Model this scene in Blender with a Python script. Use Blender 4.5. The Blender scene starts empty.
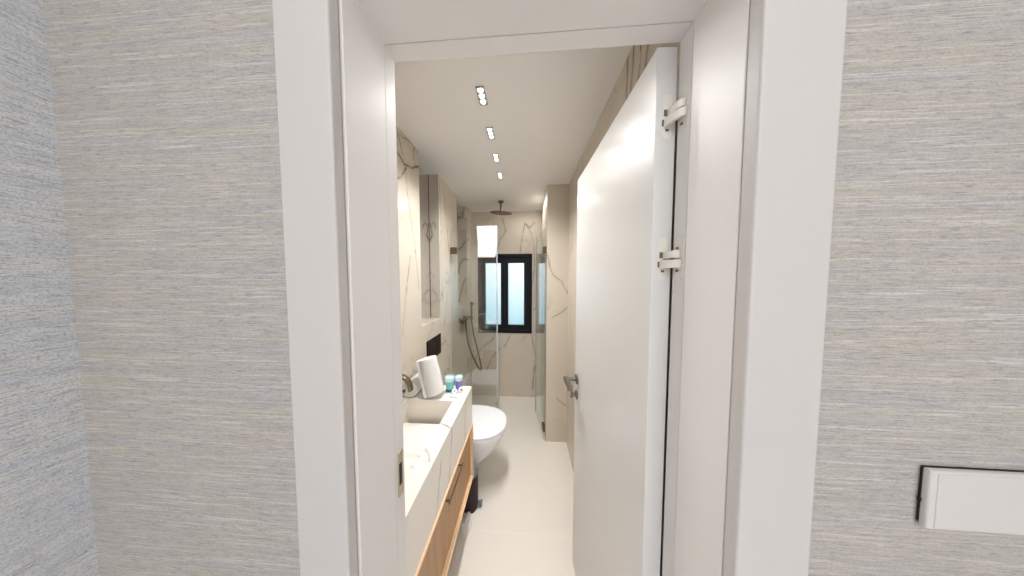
import bpy, bmesh, math, random
from mathutils import Vector, Matrix, noise
random.seed(4)
S = bpy.context.scene
COL = S.collection
PI = math.pi

# ------------------------------------------------------------------ materials
def node_mat(name):
    m = bpy.data.materials.new(name); m.use_nodes = True
    nt = m.node_tree; nt.nodes.clear()
    out = nt.nodes.new('ShaderNodeOutputMaterial')
    return m, nt, out

class G:
    """small helper around a node tree"""
    def __init__(s, nt): s.nt = nt
    def n(s, t, **kw):
        x = s.nt.nodes.new(t)
        for k, v in kw.items(): setattr(x, k, v)
        return x
    def put(s, sock, v):
        if hasattr(v, 'is_linked') or isinstance(v, bpy.types.NodeSocket): s.nt.links.new(v, sock)
        else: sock.default_value = v
    def math(s, op, a, b=None, c=None, clamp=False):
        x = s.n('ShaderNodeMath', operation=op); x.use_clamp = clamp
        s.put(x.inputs[0], a)
        if b is not None: s.put(x.inputs[1], b)
        if c is not None: s.put(x.inputs[2], c)
        return x.outputs[0]
    def vm(s, op, a, b=None, out=0):
        x = s.n('ShaderNodeVectorMath', operation=op)
        s.put(x.inputs[0], a)
        if b is not None:
            if op == 'SCALE': s.put(x.inputs[3], b)
            else: s.put(x.inputs[1], b)
        return x.outputs[out]
    def pos(s): return s.n('ShaderNodeNewGeometry').outputs['Position']
    def mix(s, f, a, b):
        x = s.n('ShaderNodeMix', data_type='RGBA')
        s.put(x.inputs[0], f); s.put(x.inputs[6], a); s.put(x.inputs[7], b)
        return x.outputs[2]
    def noise(s, vec, scale, detail=3, rough=.5, dist=0, out=0):
        x = s.n('ShaderNodeTexNoise'); s.put(x.inputs['Vector'], vec)
        x.inputs['Scale'].default_value = scale; x.inputs['Detail'].default_value = detail
        x.inputs['Roughness'].default_value = rough; x.inputs['Distortion'].default_value = dist
        return x.outputs[out]
    def ramp(s, f, pts):
        x = s.n('ShaderNodeValToRGB'); s.put(x.inputs[0], f)
        e = x.color_ramp.elements
        while len(e) < len(pts): e.new(.5)
        for k, (p, c) in enumerate(pts):
            e[k].position = p; e[k].color = c if len(c) == 4 else (*c, 1)
        return x.outputs[0]
    def bsdf(s, out, color, rough=.5, metal=0, **kw):
        b = s.n('ShaderNodeBsdfPrincipled')
        s.put(b.inputs['Base Color'], color if not isinstance(color, tuple) else (*color[:3], 1))
        s.put(b.inputs['Roughness'], rough); s.put(b.inputs['Metallic'], metal)
        for k, v in kw.items(): s.put(b.inputs[k], v)
        s.nt.links.new(b.outputs[0], out.inputs[0])
        return b
    def bump(s, b, h, strength=.2, dist=.002):
        x = s.n('ShaderNodeBump'); x.inputs['Strength'].default_value = strength
        x.inputs['Distance'].default_value = dist
        s.put(x.inputs['Height'], h); s.nt.links.new(x.outputs[0], b.inputs['Normal'])

def plain(name, c, rough=.5, metal=0, mottle=.03, scale=25, bump=0, **kw):
    m, nt, out = node_mat(name); g = G(nt)
    f = g.noise(g.pos(), scale, 3)
    lo = tuple(max(0, x * (1 - mottle)) for x in c); hi = tuple(min(1, x * (1 + mottle)) for x in c)
    b = g.bsdf(out, g.mix(f, (*lo, 1), (*hi, 1)), rough, metal, **kw)
    if bump: g.bump(b, g.noise(g.pos(), 400, 3), bump, .002)
    return m

def marble(name, base, vein, lines=(), width=.0035, wob=.02, auto=.55, seed=0., rough=.22, warm=None):
    """stone with broken hairline veins, plus named veins as 3-D polylines [(pts, width)]"""
    m, nt, out = node_mat(name); g = G(nt)
    p = g.vm('ADD', g.pos(), (seed, seed * .7, seed * .3))
    w = g.vm('SUBTRACT', g.noise(p, 3.2, 4, .6, 0, 1), (.5, .5, .5))
    pw = g.vm('ADD', p, g.vm('SCALE', w, .35))
    cloud = g.noise(p, 1.6, 4, .55)
    col = g.mix(cloud, (*base, 1), (*(warm or tuple(x * .88 for x in base)), 1))
    # soft ridges
    def ridge(vec, sc, wd, lo, hi):
        a = g.math('ABSOLUTE', g.math('SUBTRACT', g.noise(vec, sc, 2, .5), .5))
        r = g.math('SUBTRACT', 1, g.math('DIVIDE', a, wd), clamp=True)
        k = g.noise(p, 2.1, 2, .5)
        k = g.n('ShaderNodeMapRange'); s = k
        g.put(s.inputs[0], g.noise(g.vm('ADD', p, (sc, 3, 1)), 2.3, 2, .5))
        s.inputs[1].default_value = lo; s.inputs[2].default_value = hi
        return g.math('MULTIPLY', r, s.outputs[0])
    v = g.math('MULTIPLY', ridge(pw, 1.5, .006, .5, .66), auto)
    v2 = g.math('MULTIPLY', ridge(pw, 2.8, .008, .52, .7), auto * .6)
    haze = g.math('MULTIPLY', ridge(pw, 1.5, .05, .45, .7), auto * .28)
    v = g.math('ADD', g.math('ADD', v, v2), haze, clamp=True)
    if lines:
        wb = g.vm('SUBTRACT', g.noise(g.pos(), 14, 3, .6, 0, 1), (.5, .5, .5))
        q = g.vm('ADD', g.pos(), g.vm('SCALE', wb, wob))
        best = None
        for pts, wd in lines:
            for a, b in zip(pts, pts[1:]):
                a = Vector(a); b = Vector(b); d = b - a
                pa = g.vm('SUBTRACT', q, tuple(a))
                t = g.math('MULTIPLY', g.vm('DOT_PRODUCT', pa, tuple(d), 1), 1 / d.length_squared, clamp=True)
                r = g.vm('SUBTRACT', pa, g.vm('SCALE', tuple(d), t))
                x = g.math('DIVIDE', g.vm('LENGTH', r, out=1), wd)
                best = x if best is None else g.math('MINIMUM', best, x)
        core = g.math('SUBTRACT', 1.25, best, clamp=True)
        halo = g.math('MULTIPLY', g.math('SUBTRACT', 1, g.math('DIVIDE', best, 6), clamp=True), .22)
        brk = g.ramp(g.noise(g.pos(), 9, 2), [(.3, (.45,) * 3), (.6, (1,) * 3)])
        ln = g.math('MULTIPLY', g.math('ADD', g.math('MULTIPLY', core, .85), halo, clamp=True), brk)
        v = g.math('MAXIMUM', v, ln)
    col = g.mix(v, col, (*vein, 1))
    g.bsdf(out, col, rough, **{'Specular IOR Level': .4})
    return m

def wallpaper(name, base, cool, grit):
    """horizontally woven grasscloth: fine broken yarns, slubs and dark flecks"""
    m, nt, out = node_mat(name); g = G(nt)
    p = g.pos()
    def st(h, v, off=(0, 0, 0), d=3, r=.65):
        return g.noise(g.vm('MULTIPLY', g.vm('ADD', p, off), (h, h, v)), 1, d, r)
    fine = st(26, 620); yarn = st(7, 420, (3, 1, 2)); slub = st(40, 640, (5, 5, 2), 2); band = st(3, 60, (1, 7, 3), 2)
    grain = st(300, 520, (2, 2, 9), 3, .75)
    col = g.mix(g.ramp(band, [(.40, (0,) * 3), (.62, (1,) * 3)]), (*base, 1), (*cool, 1))
    def over(col, f, lo, hi, k, c):
        return g.mix(g.math('MULTIPLY', g.ramp(f, [(lo, (0,) * 3), (hi, (1,) * 3)]), k), col, (*c, 1))
    inv = lambda f: g.math('SUBTRACT', 1, f)
    col = over(col, inv(fine), .52, .64, .42, (.24, .235, .23))
    col = over(col, yarn, .54, .66, .45, (.70, .675, .635))
    col = over(col, inv(yarn), .56, .70, .35, (.27, .265, .26))
    col = over(col, slub, .57, .66, .6, (.19, .20, .23))
    col = over(col, inv(grain), .50, .62, grit, (.20, .20, .22))
    b = g.bsdf(out, col, .85, **{'Specular IOR Level': .15})
    g.bump(b, g.math('ADD', fine, grain), .35, .0012)
    return m

def tiles(name):
    m, nt, out = node_mat(name); g = G(nt)
    p = g.pos(); xyz = g.n('ShaderNodeSeparateXYZ'); g.put(xyz.inputs[0], p)
    y = g.math('DIVIDE', g.math('SUBTRACT', xyz.outputs[1], .61 - .601), .601)
    d = g.math('ABSOLUTE', g.math('SUBTRACT', g.math('FRACT', g.math('ADD', y, .5)), .5))
    gy = g.math('LESS_THAN', d, .0030)
    x = g.math('DIVIDE', g.math('ADD', xyz.outputs[0], .83), 1.2)
    dx = g.math('ABSOLUTE', g.math('SUBTRACT', g.math('FRACT', g.math('ADD', x, .5)), .5))
    gr = g.math('MAXIMUM', gy, g.math('LESS_THAN', dx, .0016))
    c = g.mix(g.noise(p, 2.2, 5, .6), (.80, .76, .70, 1), (.76, .715, .65, 1))
    c = g.mix(g.math('MULTIPLY', gr, .45), c, (.90, .87, .82, 1))
    b = g.bsdf(out, c, .34, **{'Specular IOR Level': .35})
    return m

def wood(name, a, b_):
    m, nt, out = node_mat(name); g = G(nt)
    p = g.pos()
    f = g.noise(g.vm('MULTIPLY', p, (40, 40, 2.2)), 1, 5, .62, .4)
    f2 = g.noise(g.vm('MULTIPLY', p, (160, 160, 5)), 1, 2, .6)
    c = g.mix(g.ramp(f, [(.32, (0,) * 3), (.68, (1,) * 3)]), (*a, 1), (*b_, 1))
    c = g.mix(g.math('MULTIPLY', g.ramp(f2, [(.35, (1,) * 3), (.5, (0,) * 3)]), .25), c, tuple(x * .6 for x in a) + (1,))
    b = g.bsdf(out, c, .42)
    g.bump(b, f2, .1, .001)
    return m

def clear_glass(name, tint, ior=1.85):
    m, nt, out = node_mat(name); g = G(nt)
    fr = g.n('ShaderNodeFresnel'); fr.inputs[0].default_value = ior
    tr = g.n('ShaderNodeBsdfTransparent'); tr.inputs[0].default_value = (*tint, 1)
    gl = g.n('ShaderNodeBsdfGlossy'); gl.inputs['Roughness'].default_value = .01
    gl.inputs[0].default_value = (.93, .97, .98, 1)
    mx = g.n('ShaderNodeMixShader')
    k = g.math('MINIMUM', fr.outputs[0], .28)
    nt.links.new(k, mx.inputs[0]); nt.links.new(tr.outputs[0], mx.inputs[1]); nt.links.new(gl.outputs[0], mx.inputs[2])
    nt.links.new(mx.outputs[0], out.inputs[0])
    return m

def frosted(name):
    m, nt, out = node_mat(name); g = G(nt)
    tl = g.n('ShaderNodeBsdfTranslucent'); tl.inputs[0].default_value = (.84, .91, .93, 1)
    rf = g.n('ShaderNodeBsdfRefraction'); rf.inputs['IOR'].default_value = 1.02; rf.inputs['Roughness'].default_value = .22
    rf.inputs[0].default_value = (.90, .94, .96, 1)
    gl = g.n('ShaderNodeBsdfGlossy'); gl.inputs['Roughness'].default_value = .12
    a = g.n('ShaderNodeMixShader'); a.inputs[0].default_value = .72
    nt.links.new(tl.outputs[0], a.inputs[1]); nt.links.new(rf.outputs[0], a.inputs[2])
    b = g.n('ShaderNodeMixShader'); b.inputs[0].default_value = .06
    nt.links.new(a.outputs[0], b.inputs[1]); nt.links.new(gl.outputs[0], b.inputs[2])
    nt.links.new(b.outputs[0], out.inputs[0])
    return m

def emit(name, c, s):
    m, nt, out = node_mat(name); g = G(nt)
    e = g.n('ShaderNodeEmission'); e.inputs[0].default_value = (*c, 1); e.inputs[1].default_value = s
    nt.links.new(e.outputs[0], out.inputs[0]); return m

STONE = (.66, .605, .525); WARM = (.60, .535, .445); VEIN = (.17, .125, .085)
XL, XR, YF, YN, YB, ZC = -.70, .372, .345, .487, 2.69, 2.34

m_left = marble('marble_left', STONE, VEIN, [
    ([(XL, 1.16, 2.20), (XL, 1.22, 2.17), (XL, 1.30, 2.19), (XL, 1.388, 2.245)], .007),
    ([(XL, 1.15, 2.33), (XL, 1.21, 2.21), (XL, 1.25, 2.0), (XL, 1.31, 1.75), (XL, 1.36, 1.45)], .003),
    ([(XL, 1.24, 2.16), (XL, 1.18, 2.08), (XL, 1.15, 2.06)], .006),
    ([(XL, 1.26, 1.65), (XL, 1.20, 1.4), (XL, 1.16, 1.2)], .0025),
    ([(XL, 1.80, 2.27), (XL, 1.87, 2.0), (XL, 1.95, 1.62), (XL, 1.86, 1.35), (XL, 1.78, 1.12)], .003),
    ([(XL, 2.0, 2.2), (XL, 2.06, 1.9), (XL, 2.1, 1.5)], .0025),
    ([(-.80, 2.495, 1.85), (-.76, 2.495, 1.88), (-.72, 2.495, 1.94), (-.70, 2.50, 1.955), (-.70, 2.6, 1.99)], .007),
    ([(-.80, 2.495, 1.58), (-.785, 2.495, 1.68), (-.75, 2.495, 1.73), (-.70, 2.50, 1.745), (-.70, 2.6, 1.73)], .007),
    ([(-.80, 2.495, 1.24), (-.765, 2.495, 1.38), (-.73, 2.495, 1.49), (-.70, 2.5, 1.51)], .006),
    ([(XL, 1.72, 2.30), (XL, 1.74, 2.0), (XL, 1.73, 1.6), (XL, 1.76, 1.3)], .003),
    ([(XL, 1.45, 1.05), (XL, 1.6, .95), (XL, 1.8, .98)], .003),
    ([(-.789, 1.70, 1.99), (-.770, 1.70, 1.93), (-.745, 1.70, 1.965), (-.725, 1.70, 1.92)], .004), ([(-.772, 1.70, 1.93), (-.758, 1.70, 1.87), (-.774, 1.70, 1.82)], .005),
    ([(-.789, 1.70, 1.60), (-.765, 1.70, 1.55), (-.750, 1.70, 1.53)], .0025),
], wob=.02, auto=.6, seed=1.3, warm=WARM)
m_back = marble('marble_back', STONE, VEIN, [
    ([(-.30, YB, 2.25), (-.26, YB, 2.10), (-.33, YB, 2.0), (-.36, YB, 1.88)], .005),
    ([(.09, YB, 2.20), (.04, YB, 2.14), (-.02, YB, 2.19), (-.06, YB, 2.0), (-.08, YB, 1.84)], .006),
    ([(.0, YB, 2.17), (.06, YB, 2.06), (.09, YB, 1.95), (.10, YB, 1.7), (.08, YB, 1.45)], .004),
    ([(.09, YB, 1.12), (.15, YB, 1.17)], .004),
    ([(.07, YB, .80), (.10, YB, .62), (.13, YB, .50), (.10, YB, .35), (.08, YB, .10)], .006),
    ([(-.28, YB, .64), (-.24, YB, .72), (-.20, YB, .80)], .004),
    ([(-.66, YB, .48), (-.58, YB, .62), (-.44, YB, .72), (-.40, YB, .80)], .006),
    ([(-.50, YB, .35), (-.44, YB, .50), (-.34, YB, .62)], .006),
], auto=.4, seed=2.1, warm=WARM, rough=.5)
m_pillar = marble('marble_pillar', STONE, VEIN, [
    ([(.185, 1.95, 1.73), (.215, 1.95, 1.60), (.245, 1.95, 1.54), (.31, 1.95, 1.49), (.372, 1.95, 1.38)], .004),
    ([(.23, 1.95, 1.16), (.30, 1.95, 1.20), (.372, 1.95, 1.26)], .003),
    ([(.28, 1.95, .42), (.33, 1.95, .37), (.372, 1.95, .35)], .003),
    ([(.182, 2.2, 2.2), (.182, 2.35, 1.9), (.182, 2.5, 1.7), (.182, 2.6, 1.3)], .005),
], auto=.3, seed=4.4, warm=WARM, rough=.42)
m_right = marble('marble_right', STONE, VEIN, [
    ([(XR, .865, 2.34), (XR, .862, 2.18), (XR, .87, 2.0)], .007),
    ([(XR, .812, 2.34), (XR, .825, 2.24), (XR, .838, 2.1)], .008),
    ([(XR, .775, 2.34), (XR, .768, 2.24), (XR, .79, 2.1)], .006),
    ([(XR, .735, 2.34), (XR, .725, 2.24), (XR, .745, 2.1)], .010),
    ([(XR, 1.50, 2.34), (XR, 1.49, 2.2), (XR, 1.51, 1.9)], .003),
    ([(XR, 1.52, 2.30), (XR, 1.55, 2.1), (XR, 1.53, 1.9)], .003),
    ([(XR, 1.75, 2.0), (XR, 1.80, 1.8), (XR, 1.88, 1.7)], .003),
    ([(XR, 1.9, 1.4), (XR, 1.75, .9), (XR, 1.7, .4)], .003),
], auto=.25, seed=6.2, warm=WARM)
m_top = marble('marble_worktop', (.87, .84, .79), (.16, .13, .11), [
    ([(-.335, 1.16, .85), (-.335, 1.13, .76), (-.335, 1.12, .60)], .0022),
    ([(-.335, .93, .85), (-.335, .91, .75), (-.335, .875, .60)], .0022),
    ([(-.335, .80, .80), (-.335, .77, .70), (-.335, .74, .6)], .0022),
    ([(-.40, .945, .85), (-.375, .93, .85), (-.335, .91, .85)], .003),
    ([(-.50, .845, .78), (-.46, .838, .78), (-.42, .838, .78)], .004),
    ([(-.445, .778, .78), (-.405, .780, .78)], .004),
    ([(-.393, .79, .85), (-.365, .76, .85), (-.352, .735, .85)], .005),
], auto=.2, seed=8.7, rough=.25, warm=(.82, .78, .72))

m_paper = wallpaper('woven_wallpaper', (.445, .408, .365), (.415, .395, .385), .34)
m_paper_daylit = wallpaper('woven_wallpaper_daylit', (.68, .69, .70), (.60, .63, .68), .55)  # same wallpaper, with the blue cast of daylight put into its colour
m_tile = tiles('cream_floor_tile')
m_ceil = plain('ceiling_paint', (.89, .885, .88), .8, mottle=.01, scale=3)
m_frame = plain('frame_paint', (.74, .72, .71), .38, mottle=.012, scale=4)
m_trim = plain('frame_paint_shaded', (.54, .515, .503), .42, mottle=.012, scale=4)  # same paint as the lining, darkened to offset the strong frontal light
m_door = plain('door_paint', (.68, .672, .66), .28, mottle=.008, scale=4)
m_oak = wood('oak_veneer', (.38, .20, .085), (.52, .30, .14))
m_oaklight = wood('oak_edge', (.72, .49, .29), (.80, .58, .37))
m_floorwood = wood('bedroom_boards', (.84, .81, .77), (.90, .87, .83))
m_ceramic = plain('white_ceramic', (.86, .86, .87), .12, mottle=.005)
m_lid = plain('white_lid', (.84, .85, .89), .25, mottle=.005)
m_towel = plain('white_terry', (.74, .735, .725), .95, mottle=.03, scale=300, bump=.9)
m_nickel = plain('brushed_nickel', (.26, .235, .205), .32, 1, .08, 60)
m_bronze = plain('aged_bronze', (.17, .115, .07), .38, .85, .15, 60)
m_gold = plain('warm_nickel', (.27, .21, .135), .28, 1, .08, 60)
m_chrome = plain('chrome', (.70, .70, .70), .15, 1, .02, 30)
m_spot = plain('lamp_housing', (.38, .37, .36), .35, .9, .02, 30)
m_black = plain('black_aluminium', (.006, .006, .010), .45, 0, .1, 30, **{'Specular IOR Level': .2})
m_brown = plain('dark_brown_glass', (.018, .008, .006), .4, 0, .1, 30, **{'Specular IOR Level': .12})
m_bin = plain('bin_body', (.030, .014, .014), .45, 0, .1, 30, **{'Specular IOR Level': .2})
m_binlid = plain('bin_lid', (.20, .22, .27), .3, .4, .05, 30)
m_hinge = plain('painted_hinge', (.76, .735, .68), .35, 0, .03, 40)
m_hole = plain('dark_recess', (.02, .018, .016), .7, 0, .1, 40)
m_pivot = plain('hinge_pivot', (.16, .14, .105), .5, .3, .2, 200)
m_brass = plain('strike_brass', (.56, .48, .36), .35, .8, .06, 60)
m_mirror = plain('silvered_mirror', (.88, .88, .86), .01, 1, .002, 5)
m_glass = clear_glass('shower_glass', (.975, .992, .99))
m_edge = plain('glass_edge', (.72, .78, .79), .2, 0, .05, 30, **{'Transmission Weight': .45})
m_frost = frosted('frosted_pane')
m_plate = plain('switch_plastic', (.60, .57, .56), .35, 0, .01, 10)
m_lens = emit('lamp_lens', (1, .97, .93), 4)
m_teal = plain('teal_plastic', (.20, .62, .60), .25, 0, .1, 80)
m_ice = plain('pale_blue_plastic', (.62, .80, .86), .25, 0, .08, 80)
m_violet = plain('violet_plastic', (.16, .17, .52), .25, 0, .15, 80)
m_soap = plain('white_wrapper', (.86, .86, .86), .4, 0, .02, 60)
m_navy = plain('navy_print', (.03, .04, .08), .4, 0, .1, 80)
m_seal = plain('grey_seal', (.16, .18, .22), .4, 0, .1, 80)
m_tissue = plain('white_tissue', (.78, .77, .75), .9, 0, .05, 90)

# ------------------------------------------------------------------ mesh helpers
def box(bm, x0, x1, y0, y1, z0, z1):
    v = [bm.verts.new(p) for p in ((x0,y0,z0),(x1,y0,z0),(x1,y1,z0),(x0,y1,z0),(x0,y0,z1),(x1,y0,z1),(x1,y1,z1),(x0,y1,z1))]
    for f in ((0,3,2,1),(4,5,6,7),(0,1,5,4),(1,2,6,5),(2,3,7,6),(3,0,4,7)): bm.faces.new([v[i] for i in f])
    return v
def loft(bm, rings, cap=True, closed=False):
    R = [[bm.verts.new(p) for p in r] for r in rings]
    n = len(R[0])
    for a, b in zip(R, R[1:] + ([R[0]] if closed else [])):
        for i in range(n):
            bm.faces.new((a[i], a[(i+1) % n], b[(i+1) % n], b[i]))
    if cap and not closed:
        bm.faces.new(list(reversed(R[0]))); bm.faces.new(R[-1])
    return R
def circle(c, r, n, u, v): return [Vector(c) + r*(math.cos(2*PI*i/n)*Vector(u) + math.sin(2*PI*i/n)*Vector(v)) for i in range(n)]
def frame_of(d):
    d = Vector(d).normalized(); a = Vector((0,0,1)) if abs(d.z) < .9 else Vector((1,0,0))
    u = d.cross(a).normalized(); return u, d.cross(u).normalized()
def rod(bm, a, b, r, n=20, r2=None):
    d = Vector(b) - Vector(a); u, v = frame_of(d)
    loft(bm, [circle(a, r, n, u, v), circle(b, r if r2 is None else r2, n, u, v)])
def lathe(bm, c, prof, n=32, axis=(0,0,1)):
    u, v = frame_of(axis); d = Vector(axis).normalized()
    loft(bm, [circle(Vector(c) + d*h, max(r, .0004), n, u, v) for r, h in prof])
def tube(bm, pts, r, n=10):
    pts = [Vector(p) for p in pts]; rings = []; u = None
    for i, p in enumerate(pts):
        d = (pts[min(i+1, len(pts)-1)] - pts[max(i-1, 0)]).normalized()
        if u is None: u, v = frame_of(d)
        else:
            u = (u - d*u.dot(d)).normalized(); v = d.cross(u)
        rr = r[i] if isinstance(r, (list, tuple)) else r
        rings.append(circle(p, rr, n, u, v))
    loft(bm, rings)
def smooth_path(pts, k=8):
    pts = [Vector(p) for p in pts]; P = [pts[0]] + pts + [pts[-1]]; out = []
    for i in range(1, len(P) - 2):
        a, b, c, d = P[i-1:i+3]
        for j in range(k):
            t = j / k
            out.append(.5*((2*b) + (c-a)*t + (2*a-5*b+4*c-d)*t*t + (3*b-a-3*c+d)*t**3))
    out.append(pts[-1]); return out

def obj(name, bm, mat, parent=None, bevel=0, smooth=False, origin=None, seg=2):
    bmesh.ops.recalc_face_normals(bm, faces=bm.faces)
    me = bpy.data.meshes.new(name)
    if parent is not None: off = Vector(parent['_w'])
    elif origin == 'world': off = Vector((0,0,0))
    else:
        xs = [v.co for v in bm.verts]
        off = Vector(((min(c.x for c in xs)+max(c.x for c in xs))/2, (min(c.y for c in xs)+max(c.y for c in xs))/2, min(c.z for c in xs)))
    bmesh.ops.translate(bm, verts=bm.verts, vec=-off)
    bm.to_mesh(me); bm.free()
    o = bpy.data.objects.new(name, me); COL.objects.link(o)
    me.materials.append(mat)
    if parent is not None: o.parent = parent; o['_w'] = tuple(off)
    else: o.location = off; o['_w'] = tuple(off)
    if smooth:
        for p in me.polygons: p.use_smooth = True
        try:
            me.set_sharp_from_angle(angle=math.radians(40))
        except Exception: pass
    if bevel:
        b = o.modifiers.new('edge', 'BEVEL'); b.width = bevel; b.segments = seg; b.limit_method = 'ANGLE'; b.angle_limit = math.radians(40)
        if not smooth:
            for p in me.polygons: p.use_smooth = True
            b.harden_normals = True
    return o
def thing(name, label, cat, loc, group=None):
    o = bpy.data.objects.new(name, None); COL.objects.link(o); o.empty_display_size = .05
    o.location = loc; o['_w'] = tuple(loc); o['label'] = label; o['category'] = cat
    if group: o['group'] = group
    return o
def tag(o, label, cat, group=None):
    o['label'] = label; o['category'] = cat
    if group: o['group'] = group
    return o
def struct(name, bm, mat, label=None, cat=None, **kw):
    o = obj(name, bm, mat, origin='world', **kw); o['kind'] = 'structure'
    if label: o['label'] = label; o['category'] = cat
    return o
def sempty(name, loc, label, cat):
    o = thing(name, label, cat, loc); o['kind'] = 'structure'; return o
B = bmesh.new

# ------------------------------------------------------------------ room shell: bathroom
bm = B(); box(bm, -.95, .55, YN, 2.85, -.06, 0)
struct('floor', bm, m_tile, 'cream large-format tile floor of the bathroom', 'floor')
bm = B(); box(bm, -.95, .55, YN, 2.85, ZC, ZC + .06)
struct('ceiling', bm, m_ceil, 'white painted ceiling of the bathroom', 'ceiling')
# left wall: near slab, half-height boxed wall, nib between mirror niche and shower niche, last nib at the window
def left_wall():
    bm = B()
    # footprint polygons (x, y) of the solid at low and high level
    def prism(pts, z0, z1):
        lo = [bm.verts.new((x, y, z0)) for x, y in pts]; hi = [bm.verts.new((x, y, z1)) for x, y in pts]
        n = len(pts)
        bm.faces.new(list(reversed(lo))); bm.faces.new(hi)
        for i in range(n): bm.faces.new((lo[i], lo[(i+1) % n], hi[(i+1) % n], hi[i]))
    prism([(-.93, YN), (XL, YN), (XL, YB), (-.93, YB)], 0, 1.19)
    prism([(-.93, YN), (XL, YN), (XL, 1.388), (-.79, 1.388), (-.79, 1.70), (XL, 1.70), (XL, 2.15), (-.86, 2.15), (-.86, 2.495), (XL, 2.495), (XL, YB), (-.93, YB)], 1.19, ZC)
    return bm
struct('wall_left', left_wall(), m_left, 'veined cream marble left wall of the bathroom with two niches', 'wall')
bm = B(); box(bm, XR, .50, YN, 1.95, 0, ZC)
struct('wall_right', bm, m_right, 'veined cream marble wall behind the open door', 'wall')
bm = B(); box(bm, .182, .50, 1.95, 2.69, 0, ZC)
struct('wall_shower_side', bm, m_pillar, 'cream marble pier at the right of the shower', 'wall')
WX0, WX1, WZ0, WZ1 = -.612, .070, .822, 1.820
bm = B()
def wall_with_hole(bm, x0, x1, y0, y1, z0, z1, a0, a1, c0, c1):
    box(bm, x0, a0, y0, y1, z0, z1); box(bm, a1, x1, y0, y1, z0, z1)
    box(bm, a0, a1, y0, y1, z0, c0); box(bm, a0, a1, y0, y1, c1, z1)
wall_with_hole(bm, -.95, .55, YB, 2.85, 0, ZC, WX0, WX1, WZ0, WZ1)
struct('wall_back', bm, m_back, 'veined cream marble end wall around the window', 'wall')

# ------------------------------------------------------------------ window
win = sempty('window_1', (-.271, YB, WZ0), 'black framed two-sash window with frosted panes in the end wall', 'window')
def rect_frame(bm, x0, x1, y0, y1, z0, z1, w, wt=None, wb=None):
    wt = w if wt is None else wt; wb = w if wb is None else wb
    o = [(x0,z0),(x1,z0),(x1,z1),(x0,z1)]; i = [(x0+w,z0+wb),(x1-w,z0+wb),(x1-w,z1-wt),(x0+w,z1-wt)]
    V = lambda pts, y: [bm.verts.new((x,y,z)) for x,z in pts]
    a, b, c, d = V(o,y0), V(i,y0), V(o,y1), V(i,y1)
    for k in range(4):
        j = (k+1)%4
        bm.faces.new((a[k],a[j],b[j],b[k])); bm.faces.new((c[k],d[k],d[j],c[j]))
        bm.faces.new((a[k],c[k],c[j],a[j])); bm.faces.new((b[k],b[j],d[j],d[k]))
bm = B(); rect_frame(bm, WX0, WX1, YB-.008, YB+.07, WZ0, WZ1, .040)
obj('window_frame', bm, m_black, win, .003)
for x0, x1, gx0, gx1 in ((WX0+.04, -.276, -.521, -.322), (-.276, WX1-.04, -.230, -.030)):
    bm = B()
    o = [(x0,WZ0+.04),(x1,WZ0+.04),(x1,WZ1-.04),(x0,WZ1-.04)]; i = [(gx0,.925),(gx1,.925),(gx1,1.708),(gx0,1.708)]
    V = lambda pts, y: [bm.verts.new((x,y,z)) for x,z in pts]
    y0, y1 = YB+.004, YB+.055
    a, b, c, d = V(o,y0), V(i,y0), V(o,y1), V(i,y1)
    for k in range(4):
        j = (k+1)%4
        bm.faces.new((a[k],a[j],b[j],b[k])); bm.faces.new((c[k],d[k],d[j],c[j]))
        bm.faces.new((a[k],c[k],c[j],a[j])); bm.faces.new((b[k],b[j],d[j],d[k]))
    sash = obj('window_sash', bm, m_black, win, .003)
    bm = B(); box(bm, gx0-.004, gx1+.004, YB+.022, YB+.030, .921, 1.712)
    obj('window_pane', bm, m_frost, sash)

# ------------------------------------------------------------------ bedroom shell (in front of the door)
bm = B()
XO0, XO1, ZO = -.317, .330, 2.02      # rough opening
BX0, BX1, BY0, BZ = -.847, 2.3, -2.6, 2.62
box(bm, BX0, XO0, YF, YN, 0, BZ); box(bm, XO1, BX1, YF, YN, 0, BZ); box(bm, XO0, XO1, YF, YN, ZO, BZ)
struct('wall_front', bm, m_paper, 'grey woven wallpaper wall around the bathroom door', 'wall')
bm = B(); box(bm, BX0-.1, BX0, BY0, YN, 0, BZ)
struct('wall_bedroom_left', bm, m_paper_daylit, 'grey woven wallpaper wall at the far left, daylight tint in its colour', 'wall')
bm = B(); box(bm, BX1, BX1+.1, BY0, YN, 0, BZ)
struct('wall_bedroom_right', bm, m_paper, 'wallpaper side wall of the bedroom', 'wall')
bm = B(); box(bm, BX0-.1, BX1+.1, BY0-.1, BY0, 0, BZ)
struct('wall_bedroom_rear', bm, m_ceil, 'plain rear wall of the bedroom', 'wall')
bm = B(); box(bm, BX0-.1, BX1+.1, BY0-.1, YN, -.06, 0)
struct('floor_bedroom', bm, m_floorwood, 'wooden bedroom floor', 'floor')
bm = B(); box(bm, BX0-.1, BX1+.1, BY0-.1, YN, BZ, BZ+.06)
struct('ceiling_bedroom', bm, m_ceil, 'white bedroom ceiling', 'ceiling')

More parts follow.
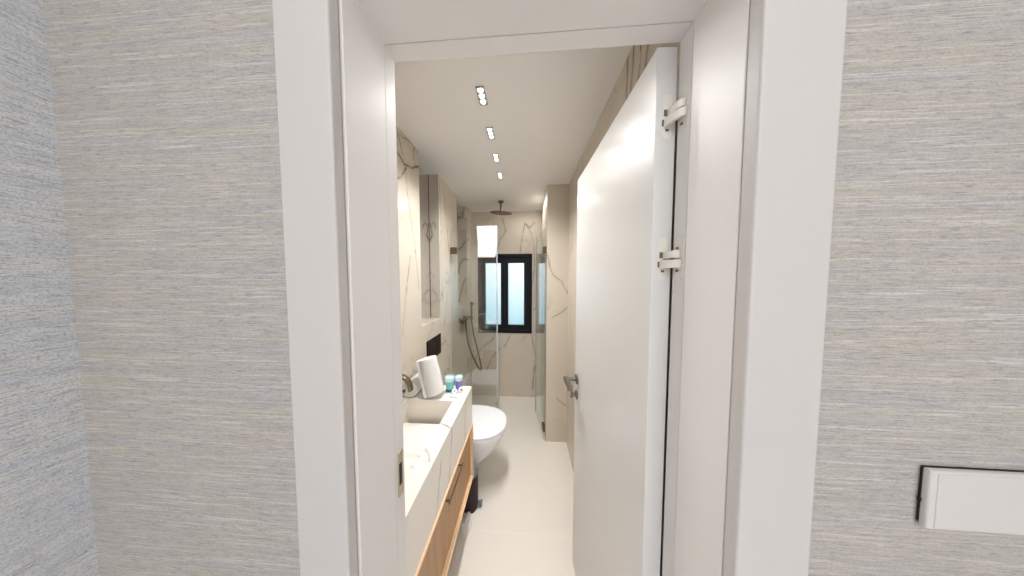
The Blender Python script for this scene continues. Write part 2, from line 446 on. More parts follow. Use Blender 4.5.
# ------------------------------------------------------------------ door lining and architrave
JL, JR, JT = -.2952, .3125, 2.002
ycut = .450
def lining(y0, y1, d):
    bm = B()
    pts_o = [(XO0, 0), (XO0, ZO), (XO1, ZO), (XO1, 0)]; pts_i = [(JL-d, 0), (JL-d, JT+d), (JR+d, JT+d), (JR+d, 0)]
    V = lambda pts, y: [bm.verts.new((x, y, z)) for x, z in pts]
    a, b, c, e = V(pts_o, y0), V(pts_i, y0), V(pts_o, y1), V(pts_i, y1)
    for k in range(3):
        bm.faces.new((a[k], a[k+1], b[k+1], b[k])); bm.faces.new((c[k], e[k], e[k+1], c[k+1]))
        bm.faces.new((a[k], c[k], c[k+1], a[k+1])); bm.faces.new((b[k], b[k+1], e[k+1], e[k]))
    for k in (0, 3): bm.faces.new((a[k], b[k], e[k], c[k]))
    return bm
frame = sempty('door_frame', (0, .41, 0), 'white painted door lining around the bathroom doorway', 'door frame')
obj('lining', lining(YF-.0004, ycut-.001, 0), m_frame, frame, .0012)
obj('rebate_strip', lining(ycut+.001, YN, .0015), m_frame, frame, .0012)
bm = B(); box(bm, JL-.004, JL+.0012, .4600, .4775, 1.006, 1.114)
sp = obj('strike_plate', bm, m_brass, frame, .001); sp['label'] = 'brass strike plate'
bm = B(); box(bm, JL-.003, JL+.0018, .4615, .4715, 1.034, 1.086)
obj('latch_hole', bm, m_hole, sp)
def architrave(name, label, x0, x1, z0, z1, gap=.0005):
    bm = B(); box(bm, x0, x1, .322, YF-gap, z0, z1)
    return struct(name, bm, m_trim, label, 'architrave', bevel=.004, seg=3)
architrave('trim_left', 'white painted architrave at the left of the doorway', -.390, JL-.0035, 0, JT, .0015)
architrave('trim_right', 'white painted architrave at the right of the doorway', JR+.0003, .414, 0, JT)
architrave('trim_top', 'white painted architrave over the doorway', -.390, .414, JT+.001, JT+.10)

# ------------------------------------------------------------------ door leaf, hinged right, open into the bathroom
P0 = Vector((.2710, .4895, 0)); DU = Vector((.2505-.2710, 1.104-.4895, 0)).normalized(); DW = Vector((DU.y, -DU.x, 0))
def D(u, w, z): return P0 + DU*u + DW*w + Vector((0,0,z))
def dbox(bm, u0, u1, w0, w1, z0, z1):
    v = [bm.verts.new(D(*p)) for p in ((u0,w0,z0),(u0,w1,z0),(u1,w1,z0),(u1,w0,z0),(u0,w0,z1),(u0,w1,z1),(u1,w1,z1),(u1,w0,z1))]
    for f in ((0,3,2,1),(4,5,6,7),(0,1,5,4),(1,2,6,5),(2,3,7,6),(3,0,4,7)): bm.faces.new([v[i] for i in f])
door = sempty('door_1', tuple(D(.3, .02, 0)), 'white flush bathroom door standing open against the right wall', 'door')
bm = B(); dbox(bm, 0, .614, 0, .0422, .008, 2.0005)
obj('door_leaf', bm, m_door, door, .002)
# lever handle
hu, hz = .570, 1.022
bm = B(); rod(bm, D(hu, 0, hz), D(hu, -.008, hz), .024, 32)
hd = obj('door_handle', bm, m_nickel, door, .0015, True); hd['label'] = 'brushed nickel lever handle'
bm = B()
rod(bm, D(hu, -.007, hz), D(hu, -.052, hz), .0095, 20)
dbox(bm, hu-.100, hu+.010, -.066, -.046, hz-.011, hz+.011)
obj('lever', bm, m_nickel, hd, .003)
bm = B(); rod(bm, D(hu, 0, .942), D(hu, -.007, .942), .020, 28)
lk = obj('lock_rose', bm, m_nickel, hd, .001, True)
bm = B(); rod(bm, D(hu, -.006, .942), D(hu, -.020, .942), .007, 16); dbox(bm, hu-.003, hu+.003, -.034, -.018, .927, .957)
obj('thumb_turn', bm, m_nickel, hd, .0015)
# concealed hinges
def stadium(bm, cx, cz, hw, hh, place, d0, d1, n=12):
    pts = [(cx+hw*math.cos(a), cz+(hh-hw)+hw*math.sin(a)) for a in [PI*i/n for i in range(n+1)]] + \
          [(cx+hw*math.cos(a), cz-(hh-hw)+hw*math.sin(a)) for a in [PI+PI*i/n for i in range(n+1)]]
    loft(bm, [[place(a, d0, z) for a, z in pts], [place(a, d1, z) for a, z in pts]])
def hinge(zc, tilt):
    bm = B()
    stadium(bm, .0235, zc, .0095, .046, lambda a, d, z: D(d, a, z), -.0006, .0)            # on the door edge
    stadium(bm, .4665, zc, .0105, .046, lambda a, d, z: Vector((JR+.0015-d, a, z)), -.002, .0008)   # on the jamb
    h = obj('hinge', bm, m_hinge, door, 0); h['label'] = 'painted concealed hinge'
    bm = B()
    for z0, z1, a in ((zc+.0005, zc+.016, (.0275, -.0005)), (zc-.020, zc-.0035, (.0195, -.0005))):
        p0 = D(-.001, a[0], 0); p3 = Vector((JR-.0005, .4665 if z0 > zc-.01 else .4620, 0))
        p1 = p0 + Vector((.002, -.0135, 0)); p2 = p3 + Vector((-.010, -.004, 0))
        path = [(1-t)**3*p0 + 3*t*(1-t)**2*p1 + 3*t*t*(1-t)*p2 + t**3*p3 for t in [i/10 for i in range(11)]]
        rings = []
        for k, p in enumerate(path):
            d = (path[min(k+1, 10)] - path[max(k-1, 0)]).normalized(); nn = Vector((d.y, -d.x, 0))*.0035
            dz = Vector((0, 0, tilt*(k/10-.5)))
            rings.append([p-nn+Vector((0,0,z0))+dz, p+nn+Vector((0,0,z0))+dz, p+nn+Vector((0,0,z1))+dz, p-nn+Vector((0,0,z1))+dz])
        loft(bm, rings)
    obj('hinge_arm', bm, m_hinge, h, .0008)
    bm = B()
    for a, z, s in ((.0240, zc-.0265, .0036),):
        dbox(bm, -.0012, -.0002, a-s, a+s, z-.0022, z+.0022)
    dbox(bm, -.0022, .0, .0165, .0225, zc+.002, zc+.0145); dbox(bm, -.0022, .0, .0135, .0165, zc-.018, zc-.006)
    for y, z in ((.4725, zc+.021), (.4725, zc-.026)):
        box(bm, JR-.0010, JR+.0008, y-.003, y+.002, z-.0022, z+.0018)
    obj('hinge_screw', bm, m_pivot, h)
hinge(1.858, .0045); hinge(1.561, 0)

# ------------------------------------------------------------------ switch plate on the wallpaper
sw = thing('switch_plate', 'blank white wall plate standing slightly off the wallpaper, lower right', 'wall plate', (.65, YF-.003, 1.148))
bm = B(); box(bm, .5818, .7195, YF-.003, YF-.0002, 1.160, 1.2440); obj('back_box', bm, m_hole, sw)
bm = B(); fr = lambda x0, x1, z0, z1, y: [Vector((x0, y, z0)), Vector((x1, y, z0)), Vector((x1, y, z1)), Vector((x0, y, z1))]
loft(bm, [fr(.5800, .7190, 1.1545, 1.2440, YF-.003), fr(.5795, .7185, 1.1550, 1.2445, YF-.008), fr(.5810, .7170, 1.1570, 1.2430, YF-.0105)])
obj('cover', bm, m_plate, sw, .0015, seg=3)
bm = B(); box(bm, .5880, .7100, YF-.0116, YF-.0100, 1.1590, 1.2410); obj('blank_insert', bm, m_plate, sw, .0008)
bm = B(); box(bm, .5788, .5812, YF-.0045, YF-.0015, 1.192, 1.197); obj('release_tab', bm, m_hole, sw)

# ------------------------------------------------------------------ ceiling fittings
spots = [(-.203, .995, 'the one nearest the doorway'), (-.205, 1.245, 'second from the doorway'),
         (-.209, 1.490, 'third from the doorway'), (-.213, 1.745, 'farthest from the doorway, nearest the shower')]
def cell(y): return y
def make_spot(x, y, label):
    t = thing('ceiling_spotlight', label, 'ceiling light', (x, y, ZC), 'triple ceiling spotlights')
    bm = B()
    hw, hl, z0 = .018, .048, ZC-.006
    box(bm, x-hw, x-hw+.003, y-hl, y+hl, z0, ZC-.0004); box(bm, x+hw-.003, x+hw, y-hl, y+hl, z0, ZC-.0004)
    for k in range(4):
        yy = y-hl + k*(2*hl-.004)/3
        box(bm, x-hw+.003, x+hw-.003, yy, yy+.004, z0, ZC-.0004)
    box(bm, x-hw+.003, x+hw-.003, y-hl+.004, y+hl-.004, ZC-.0014, ZC-.0004)
    obj('housing', bm, m_spot, t, .0006)
    for k in (-1, 0, 1):
        bm = B(); lathe(bm, (x, y+k*.0307, ZC-.0042), [(.0115, 0), (.0128, .0015), (.0125, .0026)], 20)
        obj('lamp_lens', bm, m_lens, t, smooth=True)
    return t
first = None
def copy_tree(o, parent=None):
    c = o.copy(); COL.objects.link(c)
    if parent is not None: c.parent = parent
    for ch in list(o.children): copy_tree(ch, c)
    return c
for i, (x, y, where) in enumerate(spots):
    lab = 'recessed triple-lamp chrome ceiling spotlight, ' + where
    if first is None: first = make_spot(x, y, lab); o = first
    else: o = copy_tree(first); o.location = (x, y, ZC); o['label'] = lab
bm = B(); box(bm, -.112, .162, .56, .970, ZC-.0045, ZC+.001)
tag(obj('ceiling_hatch', bm, m_ceil, bevel=.0006), 'flat white access hatch outlined in the bathroom ceiling', 'access hatch')

# ------------------------------------------------------------------ mirror in the first niche, flush plate below
mr = thing('wall_mirror', 'tall mirror filling the wall niche over the toilet wall', 'mirror', (-.785, 1.544, 1.192))
bm = B(); box(bm, -.7895, -.7800, 1.3895, 1.6985, 1.192, 2.338); obj('mirror_pane', bm, m_mirror, mr, .001)
bm = B(); box(bm, -.7798, -.7770, 1.6955, 1.6990, 1.192, 2.338); obj('edge_strip', bm, m_bronze, mr)
fp = thing('flush_plate', 'dark brown flush plate on the marble wall above the toilet', 'flush plate', (XL, 1.565, .93))
bm = B(); box(bm, XL-.001, XL+.010, 1.447, 1.683, .915, 1.072)
obj('plate', bm, m_brown, fp, .003)
for y0, y1 in ((1.470, 1.590), (1.600, 1.660)):
    bm = B(); box(bm, XL+.010, XL+.0125, y0, y1, .945, 1.042); obj('flush_button', bm, m_brown, fp, .002)

# ------------------------------------------------------------------ vanity
YV0, YV1, XV = .492, 1.283, -.335
SX0, SX1, SY0, SY1 = -.655, -.397, .630, 1.118
def frame_top(bm):
    o = [(XL+.001, YV0), (XV, YV0), (XV, YV1), (XL+.001, YV1)]; i = [(SX0, SY0), (SX1, SY0), (SX1, SY1), (SX0, SY1)]
    V = lambda p, z: [bm.verts.new((x, y, z)) for x, y in p]
    ot, it, ob, ib = V(o, .85), V(i, .85), V(o, .620), V(i, .70)
    bt = V([(x, y) for x, y in i], .70)
    for k in range(4):
        j = (k+1) % 4
        bm.faces.new((ot[k], ot[j], it[j], it[k])); bm.faces.new((ot[k], ob[k], ob[j], ot[j]))
        bm.faces.new((it[k], it[j], ib[j], ib[k]))
    bm.faces.new(ib); bm.faces.new(list(reversed(ob)))
    for v in bt: bm.verts.remove(v)
wt = thing('sink_worktop', 'white veined marble sink worktop with deep apron along the left wall', 'sink', (-.517, .887, .615))
bm = B(); frame_top(bm); obj('worktop', bm, m_top, wt, .0015)
bm = B()
y0, y1, z0, z1 = SY0+.002, SY1-.035, .800, .742
def slab(bm, x0, x1, y0, y1, za, zb, t):
    v = [bm.verts.new(p) for p in ((x0,y0,za-t),(x1,y0,za-t),(x1,y1,zb-t),(x0,y1,zb-t),(x0,y0,za),(x1,y0,za),(x1,y1,zb),(x0,y1,zb))]
    for f in ((0,3,2,1),(4,5,6,7),(0,1,5,4),(1,2,6,5),(2,3,7,6),(3,0,4,7)): bm.faces.new([v[i] for i in f])
slab(bm, SX0+.002, SX1-.002, y0, y1, z0, z1, .012)
obj('basin_plate', bm, m_top, wt, .002)['label'] = 'sloping marble basin plate'
bm = B(); box(bm, -.57, -.50, SY1-.030, SY1-.006, .7005, .722)
obj('drain_cover', bm, m_gold, wt, .003)
cab = thing('vanity_cabinet', 'oak wall-hung vanity cabinet under the marble sink', 'cabinet', (-.52, .887, .285))
bm = B(); box(bm, XL+.001, -.352, YV0+.004, YV1-.004, .277, .6195); obj('carcass', bm, m_oak, cab, .001)
bm = B()
box(bm, -.352, -.347, YV0+.004, YV1-.004, .277, .6195)
dr = obj('drawer_front', bm, m_oak, cab, .0005)
def yz_frame(bm, x0, x1, y0, y1, z0, z1, w):
    o = [(y0,z0),(y1,z0),(y1,z1),(y0,z1)]; i = [(y0+w,z0+w),(y1-w,z0+w),(y1-w,z1-w),(y0+w,z1-w)]
    V = lambda p, x: [bm.verts.new((x,y,z)) for y,z in p]
    a, b, c, d = V(o,x0), V(i,x0), V(o,x1), V(i,x1)
    for k in range(4):
        j=(k+1)%4
        bm.faces.new((a[k],a[j],b[j],b[k])); bm.faces.new((c[k],d[k],d[j],c[j]))
        bm.faces.new((a[k],c[k],c[j],a[j])); bm.faces.new((b[k],b[j],d[j],d[k]))
bm = B(); yz_frame(bm, -.347, -.328, YV0+.004, YV1-.004, .277, .6195, .010)
obj('drawer_edge', bm, m_oaklight, dr, .001)['label'] = 'light oak raised edge'
bm = B()
HZ = .575
for y in (.850, 1.025): rod(bm, (-.347, y, HZ), (-.318, y, HZ), .0045, 16)
rod(bm, (-.320, .838, HZ), (-.320, 1.037, HZ), .0034, 16)
obj('handle', bm, m_bronze, dr, smooth=True)['label'] = 'dark bar handle'
bm = B(); box(bm, -.600, -.550, YV1-.004, YV1+.004, .585, .605); rod(bm, (-.575, YV1, .595), (-.575, YV1+.062, .595), .006, 12)
rod(bm, (-.640, YV1+.060, .595), (-.515, YV1+.060, .595), .006, 12)
ph = obj('paper_holder', bm, m_chrome, cab, smooth=True)
bm = B(); loft(bm, [circle((-.63, YV1+.060, .587), .045, 28, (0,1,0), (0,0,1)), circle((-.53, YV1+.060, .587), .045, 28, (0,1,0), (0,0,1))])
obj('toilet_paper', bm, m_tissue, ph, smooth=True)

# faucet: low column with a flat arching spout
fc = thing('faucet', 'warm nickel basin faucet arching over the sink', 'faucet', (-.672, 1.060, .85))
bm = B(); lathe(bm, (-.676, 1.060, .8505), [(.022, 0), (.022, .006), (.016, .010), (.015, .115), (.013, .130)], 28)
obj('column', bm, m_gold, fc, smooth=True)
bm = B()
pts = smooth_path([(-.684, 1.060, .965), (-.672, 1.060, .998), (-.650, 1.060, 1.006), (-.626, 1.060, .994), (-.608, 1.060, .968), (-.601, 1.060, .932)], 6)
rings = []
for i, p in enumerate(pts):
    d = (pts[min(i+1, len(pts)-1)] - pts[max(i-1, 0)]).normalized(); up = Vector((-d.z, 0, d.x)); sd = Vector((0, 1, 0))
    rings.append([p + sd*(.017*math.copysign(abs(math.cos(a))**.6, math.cos(a))) + up*(.0085*math.copysign(abs(math.sin(a))**.6, math.sin(a))) for a in [2*PI*k/20 for k in range(20)]])
loft(bm, rings); obj('spout', bm, m_gold, fc, smooth=True)
bm = B(); rod(bm, (-.676, 1.060, .928), (-.640, 1.060, .928), .006, 16); rod(bm, (-.642, 1.060, .928), (-.634, 1.060, .928), .008, 16); obj('lever', bm, m_bronze, fc, smooth=True)

# rolled towels
def spiral_roll(length, r0, r1, turns, a0, squash=1.0, seed=0, n=150):
    """closed cross-section of a rolled towel swept along local Z with fluffy wobble"""
    bm = B(); th = (r1-r0)/turns*.94
    inner, outer = [], []
    for i in range(n+1):
        t = i/n; a = a0 + t*turns*2*PI; r = r0 + (r1-r0)*t
        outer.append((r*math.cos(a), r*math.sin(a)*squash)); q = max(r-th, .001)
        inner.append((q*math.cos(a), q*math.sin(a)*squash))
    sec = outer + list(reversed(inner)); rings = []
    zs = [0, .004, .012] + [length*k/14 for k in range(1, 14)] + [length-.012, length-.004, length]
    for z in zs:
        e = min(z, length-z); sh = 1 - .05*max(0, 1-e/.012)**2
        ring = []
        for x, y in sec:
            w = 1 + .035*noise.noise(Vector((x*30+seed, y*30, z*22)))
            ring.append(Vector((x*w*sh, y*w*sh, z)))
        rings.append(ring)
    loft(bm, rings, cap=False)
    # end caps as strips between the inner and outer edge
    bm.verts.ensure_lookup_table(); N = len(sec); m = n+1
    for base in (0, N*(len(zs)-1)):
        for i in range(n):
            try: bm.faces.new((bm.verts[base+i], bm.verts[base+i+1], bm.verts[base+N-2-i], bm.verts[base+N-1-i]))
            except ValueError: pass
    return bm
def place(bm, origin, zaxis, xaxis):
    z = Vector(zaxis).normalized(); x = Vector(xaxis); x = (x - z*x.dot(z)).normalized(); y = z.cross(x)
    M = Matrix(((x.x,y.x,z.x,origin[0]),(x.y,y.y,z.y,origin[1]),(x.z,y.z,z.z,origin[2]),(0,0,0,1)))
    bmesh.ops.transform(bm, matrix=M, verts=bm.verts); return bm
bm = place(spiral_roll(.205, .008, .050, 3.2, 1.2, .97, 1), (-.648, 1.125, .9015), (.02, 1, 0), (1, 0, 0))
tag(obj('rolled_towel', bm, m_towel, smooth=True), 'white rolled towel lying on the worktop behind the faucet', 'towel', 'rolled towels on the sink')
bm = place(spiral_roll(.203, .008, .061, 3.2, 2.6, .95, 7), (-.513, 1.155, .8670), (-.27, .09, 1), (1, 0, 0))
tag(obj('rolled_towel', bm, m_towel, smooth=True), 'white rolled towel standing on end and leaning beside the cups', 'towel', 'rolled towels on the sink')

# toiletries at the end of the worktop
def cup(name, label, x, y, r, h, body, top, cat='cup'):
    t = thing(name, label, cat, (x, y, .8505), 'toiletries on the sink')
    bm = B(); lathe(bm, (x, y, .8505), [(r*.80, 0), (r*.84, .003), (r*.95, h*.7), (r*.97, h*.72)], 26); obj('body', bm, body, t, smooth=True)
    bm = B(); lathe(bm, (x, y, .8505), [(r*.97, h*.72), (r*1.0, h*.73), (r*1.03, h*.96), (r*.98, h), (r*.85, h), (r*.82, h*.9)], 26); obj('rim', bm, top, t, smooth=True)
    return t
t = cup('amenity_cup', 'teal toiletry cup with a pale blue top beside the leaning towel', -.452, 1.222, .026, .085, m_teal, m_ice)
bm = B()
for k in range(5):
    a = -PI/2 + (k-2)*.42
    c = Vector((-.452 + .0265*.84*math.cos(a), 1.222 + .0265*.84*math.sin(a), .861)); rod(bm, c, c + Vector((math.cos(a), math.sin(a), 0))*.003, .005, 12)
obj('printed_dots', bm, m_navy, t)
cup('amenity_cup', 'violet-blue toiletry cup with a pale blue top by the counter end', -.402, 1.238, .022, .082, m_violet, m_ice)
def soap(x, y, tilt, label):
    t = thing('wrapped_soap', label, 'soap', (x, y, .8505), 'wrapped soaps on the sink')
    ax = Vector((.15, -math.cos(tilt), math.sin(tilt))); r = .0165
    c = Vector((x, y, .8505 + r*math.cos(tilt) + .004*math.sin(tilt)))
    bm = B(); lathe(bm, c - ax*.007, [(r*.85, 0), (r, .003), (r, .011), (r*.85, .014)], 26, ax); obj('wrapper', bm, m_soap, t, smooth=True)
    bm = B(); lathe(bm, c + ax*.0068, [(r*.40, 0), (r*.40, .0008)], 20, ax); obj('seal', bm, m_seal, t)
    return t
soap(-.377, 1.205, .35, 'round white wrapped soap with a dark seal nearest the worktop front edge')
soap(-.413, 1.190, 1.0, 'round white wrapped soap with a dark seal just in front of the violet cup')
bm = B(); box(bm, -.432, -.385, 1.150, 1.175, .8505, .858)
tag(obj('soap_bar', bm, m_soap, bevel=.003), 'small flat white soap packet in front of the round soaps', 'soap')

# ------------------------------------------------------------------ wall-hung toilet
def d_outline(x0, x1, yc, hw, n=40, p=2.35, grow=0):
    """D shape: straight at the wall (x0), rounded at the tip (x1)"""
    xm = x0 + (x1-x0)*.42; out = [(x0, -hw*.93), (x0+(xm-x0)*.5, -hw*.985)]
    for i in range(n+1):
        a = -PI/2 + PI*i/n
        out.append((xm + (x1-xm)*max(0,math.cos(a))**(2/p), math.copysign(abs(math.sin(a))**(2/p), math.sin(a))*hw))
    out += [(x0+(xm-x0)*.5, hw*.985), (x0, hw*.93)]
    return [(x, yc+y) for x, y in out]
wc = thing('toilet', 'white wall-hung toilet with closed lid between vanity and shower', 'toilet', (-.43, 1.582, .08))
TY = 1.582
def rings_at(specs): return [[Vector((x, y, z)) for x, y in d_outline(XL+.0015, x1, TY, hw)] for z, x1, hw in specs]
bm = B(); loft(bm, rings_at([(.085, -.42, .085), (.10, -.37, .098), (.15, -.31, .112), (.22, -.245, .138), (.29, -.195, .164), (.345, -.168, .182), (.375, -.158, .190), (.392, -.156, .192)]))
obj('bowl', bm, m_ceramic, wc, smooth=True)
bm = B(); loft(bm, [[Vector((x, y, z)) for x, y in d_outline(-.615, x1, TY, hw)] for z, x1, hw in ((.393, -.152, .194), (.396, -.146, .198), (.408, -.146, .198), (.411, -.149, .196))])
obj('seat', bm, m_lid, wc, smooth=True)
bm = B(); loft(bm, [[Vector((x, y, z)) for x, y in d_outline(-.615, x1, TY, hw)] for z, x1, hw in ((.413, -.150, .195), (.415, -.146, .199), (.426, -.147, .198), (.431, -.152, .193), (.433, -.165, .183))])
obj('lid', bm, m_lid, wc, smooth=True)
for y in (-.075, .075):
    bm = B(); rod(bm, (-.630, TY+y-.025, .405), (-.630, TY+y+.025, .405), .012, 18)
    obj('lid_hinge', bm, m_chrome, wc, smooth=True)

# ------------------------------------------------------------------ pedal bin
bx, by = -.390, 1.350
pb = thing('pedal_bin', 'small dark brown pedal bin with grey lid beside the vanity', 'bin', (bx, by, 0))
bm = B(); lathe(bm, (bx, by, 0), [(.070, 0), (.072, .004), (.071, .012), (.072, .225), (.070, .235)], 36); obj('body', bm, m_bin, pb, smooth=True)
bm = B(); lathe(bm, (bx, by, 0), [(.074, .232), (.075, .238), (.073, .250), (.060, .264), (.035, .272), (.004, .275)], 36); obj('lid', bm, m_binlid, pb, smooth=True)['label'] = 'blue-grey domed lid'
bm = B(); box(bm, bx+.055, bx+.094, by-.014, by+.014, .014, .024); rod(bm, (bx+.092, by-.018, .020), (bx+.092, by+.018, .020), .009, 14)
obj('pedal', bm, m_binlid, pb, .001)
# crumpled tissue on the floor below the vanity
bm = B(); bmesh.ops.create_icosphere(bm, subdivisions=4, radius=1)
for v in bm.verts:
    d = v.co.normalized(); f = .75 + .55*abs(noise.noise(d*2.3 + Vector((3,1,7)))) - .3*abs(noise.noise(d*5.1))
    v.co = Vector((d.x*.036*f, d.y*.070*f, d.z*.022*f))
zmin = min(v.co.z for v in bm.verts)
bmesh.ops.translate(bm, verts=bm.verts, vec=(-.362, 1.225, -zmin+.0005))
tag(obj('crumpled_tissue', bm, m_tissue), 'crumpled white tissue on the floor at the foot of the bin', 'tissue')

# ------------------------------------------------------------------ shower
GZ0, GZ1 = .012, 1.966
def glass_door(name, label, a, b, hz, flip):
    """8 mm pane from point a (hinge side) to b, with two square hinges at the hinge side"""
    a = Vector(a); b = Vector(b); d = (b-a).normalized(); nn = Vector((-d.y, d.x, 0))
    t = thing(name, label, 'shower door', (a.x, a.y, GZ0))
    def slab(bm, s0, s1, w0, w1, z0, z1):
        v = []
        for z in (z0, z1):
            for s, w in ((s0,w0),(s1,w0),(s1,w1),(s0,w1)): v.append(bm.verts.new((a + d*s + nn*w).to_3d()*1 + Vector((0,0,z))))
        for f in ((0,3,2,1),(4,5,6,7),(0,1,5,4),(1,2,6,5),(2,3,7,6),(3,0,4,7)): bm.faces.new([v[i] for i in f])
    L = (b-a).length
    bm = B(); slab(bm, 0, L-.011, -.004, .004, GZ0, GZ1); pane = obj('glass_pane', bm, m_glass, t)
    bm = B(); slab(bm, L-.011, L, -.005, .005, GZ0, GZ1); obj('seal_strip', bm, m_edge, pane)['label'] = 'pale edge strip'
    for z in hz:
        bm = B(); slab(bm, -.004, .056, -.011, .011, z-.030, z+.030); h = obj('hinge', bm, m_bronze, t, .002)
    return t
glass_door('shower_door', 'clear glass shower door closed across the left, behind the toilet', (XL+.006, 1.95, 0), (-.262, 1.95, 0), (1.770, .16), 1)
glass_door('shower_door', 'clear glass shower door swung inward along the right marble pier', (.1680, 1.958, 0), (.108, 2.391, 0), (1.772, .115), -1)
# towel over the top of the closed glass door
bm = B(); x0, x1 = -.450, -.268
prof = []
th = .016
def drape(front, back, yo):
    out = [(1.95-yo, 1.966-front)]
    out += [(1.95-yo, 1.966-front+(front)*k/12) for k in range(1, 12)]
    out += [(1.95-yo*math.cos(a), 1.970+yo*math.sin(a)) for a in [PI*k/10 for k in range(11)]]
    out += [(1.95+yo, 1.966-back*k/12) for k in range(1, 13)]
    return out
o = drape(.255, .245, .0185); i = drape(.262, .250, .0062)
sec = o + list(reversed(i))
rings = []
for k in range(19):
    t = k/18; x = x0+(x1-x0)*t; e = min(t, 1-t); sh = 1 - .3*max(0, 1-e/.06)**2
    ring = []
    for j, (y, z) in enumerate(sec):
        outer = j < len(o)
        dy = (y-1.95)
        if outer: dy = math.copysign(.0062 + (abs(dy)-.0062)*sh, dy) if abs(dy) > .0062 else dy
        w = .009*noise.noise(Vector((x*14, z*9, 2 if y < 1.95 else 5)))*(1 if outer else 0)
        low = max(0, (1.80-z)/.1)
        ring.append(Vector((x + .012*(1.97-z)/.27*(.5-t)*2 + .006*noise.noise(Vector((3, z*8, y*3))), 1.95 + dy + (math.copysign(abs(w), dy) if abs(dy) > .005 else 0), z + (.004*noise.noise(Vector((x*20, 1, 4))) if low > .5 else 0))))
    rings.append(ring)
loft(bm, rings)
tag(obj('hanging_towel', bm, m_towel, smooth=True), 'white folded towel hung over the top of the closed glass shower door', 'towel')

# ceiling shower head
sh = thing('rain_shower', 'round bronze rain shower hanging from the ceiling over the glass doors', 'shower', (-.275, 2.33, 2.20))
bm = B(); lathe(bm, (-.275, 2.33, ZC-.012), [(.028, 0), (.030, .003), (.030, .0115)], 28); rod(bm, (-.275, 2.33, 2.222), (-.275, 2.33, ZC-.010), .011, 18)
lathe(bm, (-.275, 2.33, 2.222), [(.012, 0), (.018, .004), (.018, .020), (.012, .026)], 24)
obj('ceiling_arm', bm, m_bronze, sh, smooth=True)
bm = B(); lathe(bm, (-.275, 2.33, 2.212), [(.108, 0), (.118, .001), (.119, .005), (.114, .008), (.030, .012)], 48, (.07, -.12, 1))
obj('disc', bm, m_bronze, sh, smooth=True)
bm = B()
for r, n in ((.03, 8), (.06, 14), (.09, 20)):
    for k in range(n):
        a = 2*PI*k/n; c = Vector((-.275 + r*math.cos(a), 2.33 + r*math.sin(a), 2.2125 - .07*r*math.cos(a) + .12*r*math.sin(a))); rod(bm, c, c - Vector((0,0,.0025)), .003, 8)
nz = obj('nozzles', bm, m_hole, sh); nz['kind'] = 'stuff'
# mixer with hand shower and hose
mx = thing('shower_mixer', 'bronze wall shower mixer with hand shower and hose in the shower', 'shower mixer', (XL, 2.28, 1.0))
bm = B()
for y in (2.20, 2.36): lathe(bm, (XL-.001, y, 1.075), [(.030, 0), (.030, .006), (.014, .008), (.014, .045)], 26, (1,0,0))
rod(bm, (XL+.045, 2.165, 1.075), (XL+.045, 2.40, 1.075), .019, 24)
obj('body', bm, m_bronze, mx, smooth=True)
bm = B(); lathe(bm, (XL+.045, 2.168, 1.075), [(.0215, 0), (.0225, .004), (.0225, .030), (.018, .034)], 26, (0,-1,0)); rod(bm, (XL+.045, 2.150, 1.075), (XL+.085, 2.150, 1.090), .006, 12)
obj('handle', bm, m_bronze, mx, smooth=True)
bm = B(); rod(bm, (XL+.045, 2.39, 1.075), (XL+.075, 2.395, 1.075), .012, 16); rod(bm, (XL+.078, 2.395, 1.045), (XL+.078, 2.395, 1.080), .014, 18)
obj('holder', bm, m_bronze, mx, smooth=True)
bm = B(); tube(bm, [(XL+.078, 2.395, 1.03), (XL+.078, 2.395, 1.10), (XL+.077, 2.393, 1.20), (XL+.080, 2.385, 1.245)], [.009, .010, .0115, .012], 16)
rod(bm, (XL+.074, 2.388, 1.238), (XL+.100, 2.378, 1.222), .018, 20)
obj('hand_shower', bm, m_bronze, mx, smooth=True)
bm = B(); tube(bm, smooth_path([(XL+.045, 2.28, 1.056), (XL+.046, 2.282, .98), (XL+.062, 2.30, .80), (XL+.115, 2.33, .62), (XL+.165, 2.36, .50), (XL+.185, 2.375, .475), (XL+.185, 2.385, .51), (XL+.150, 2.39, .68), (XL+.100, 2.393, .88), (XL+.078, 2.395, 1.03)], 8), .0075, 12)
obj('hose', bm, m_bronze, mx, smooth=True)

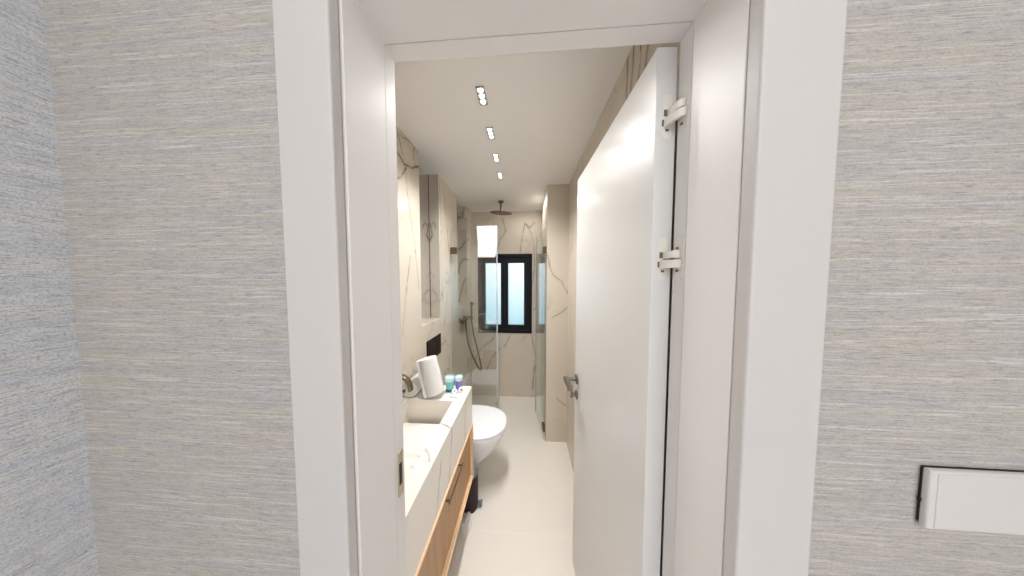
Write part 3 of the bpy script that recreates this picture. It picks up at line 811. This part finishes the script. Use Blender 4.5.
# ------------------------------------------------------------------ light
def area(name, loc, rot, size, power, color, sy=None, spread=None, shape='RECTANGLE'):
    l = bpy.data.lights.new(name, 'AREA'); l.energy = power; l.color = color; l.shape = shape
    l.size = size
    if shape == 'RECTANGLE': l.size_y = sy or size
    if spread: l.spread = spread
    o = bpy.data.objects.new(name, l); COL.objects.link(o); o.location = loc; o.rotation_euler = rot
    return o
for (x, y, _), pw in zip(spots, (1.12, 1.12, 1.08, .62)):
    for k in (-1, 0, 1):
        area('spot_lamp', (x, y + k*.0307, ZC-.0062), (0, 0, 0), .020, pw, (1, .985, .965), None, math.radians(138), 'DISK')
area('shower_fill', (.02, 2.30, ZC-.004), (0, 0, 0), .06, 1.9, (1, .975, .94), .06)  # fill light added over the shower, which has no fitting of its own
# bedroom: added ceiling fill, daylight from an unseen window at the right rear
area('bedroom_ceiling_fill', (-.05, -1.15, BZ-.02), (0, 0, 0), 1.6, 14.5, (1, .98, .96))
area('bedroom_daylight', (.9, BY0+.02, 1.45), (math.radians(90), 0, 0), 2.0, 24, (.95, .975, 1), 1.7)

w = bpy.data.worlds.new('sky'); S.world = w; w.use_nodes = True
nt = w.node_tree; nt.nodes.clear(); g = G(nt)
tc = g.n('ShaderNodeTexCoord'); sx = g.n('ShaderNodeSeparateXYZ'); nt.links.new(tc.outputs['Generated'], sx.inputs[0])
f = g.n('ShaderNodeMapRange'); nt.links.new(sx.outputs[2], f.inputs[0]); f.inputs[1].default_value = -.22; f.inputs[2].default_value = .05
c = g.mix(f.outputs[0], (.26, .45, .50, 1), (.90, .94, .97, 1))
bg = g.n('ShaderNodeBackground'); nt.links.new(c, bg.inputs[0]); bg.inputs[1].default_value = 1.75
o_ = g.n('ShaderNodeOutputWorld'); nt.links.new(bg.outputs[0], o_.inputs[0])

# ------------------------------------------------------------------ camera
cd = bpy.data.cameras.new('camera'); cam = bpy.data.objects.new('camera', cd); COL.objects.link(cam)
cd.sensor_width = 36; cd.lens = 215/1024*36; cd.clip_start = .02
cam.location = (0, 0, 1.52); cam.rotation_euler = (math.radians(90-2.67), 0, math.radians(3.84))
S.camera = cam
S.view_settings.view_transform = 'Standard'; S.view_settings.look = 'None'; S.view_settings.gamma = 1
S.view_settings.use_curve_mapping = False; S.view_settings.exposure = .45
try:
    S.cycles.use_denoising = True; S.cycles.max_bounces = 14; S.cycles.diffuse_bounces = 8; S.cycles.transparent_max_bounces = 16
    S.cycles.sample_clamp_indirect = 6; S.cycles.caustics_reflective = False; S.cycles.caustics_refractive = False
except Exception: pass
for o in S.objects:
    if '_w' in o: del o['_w']
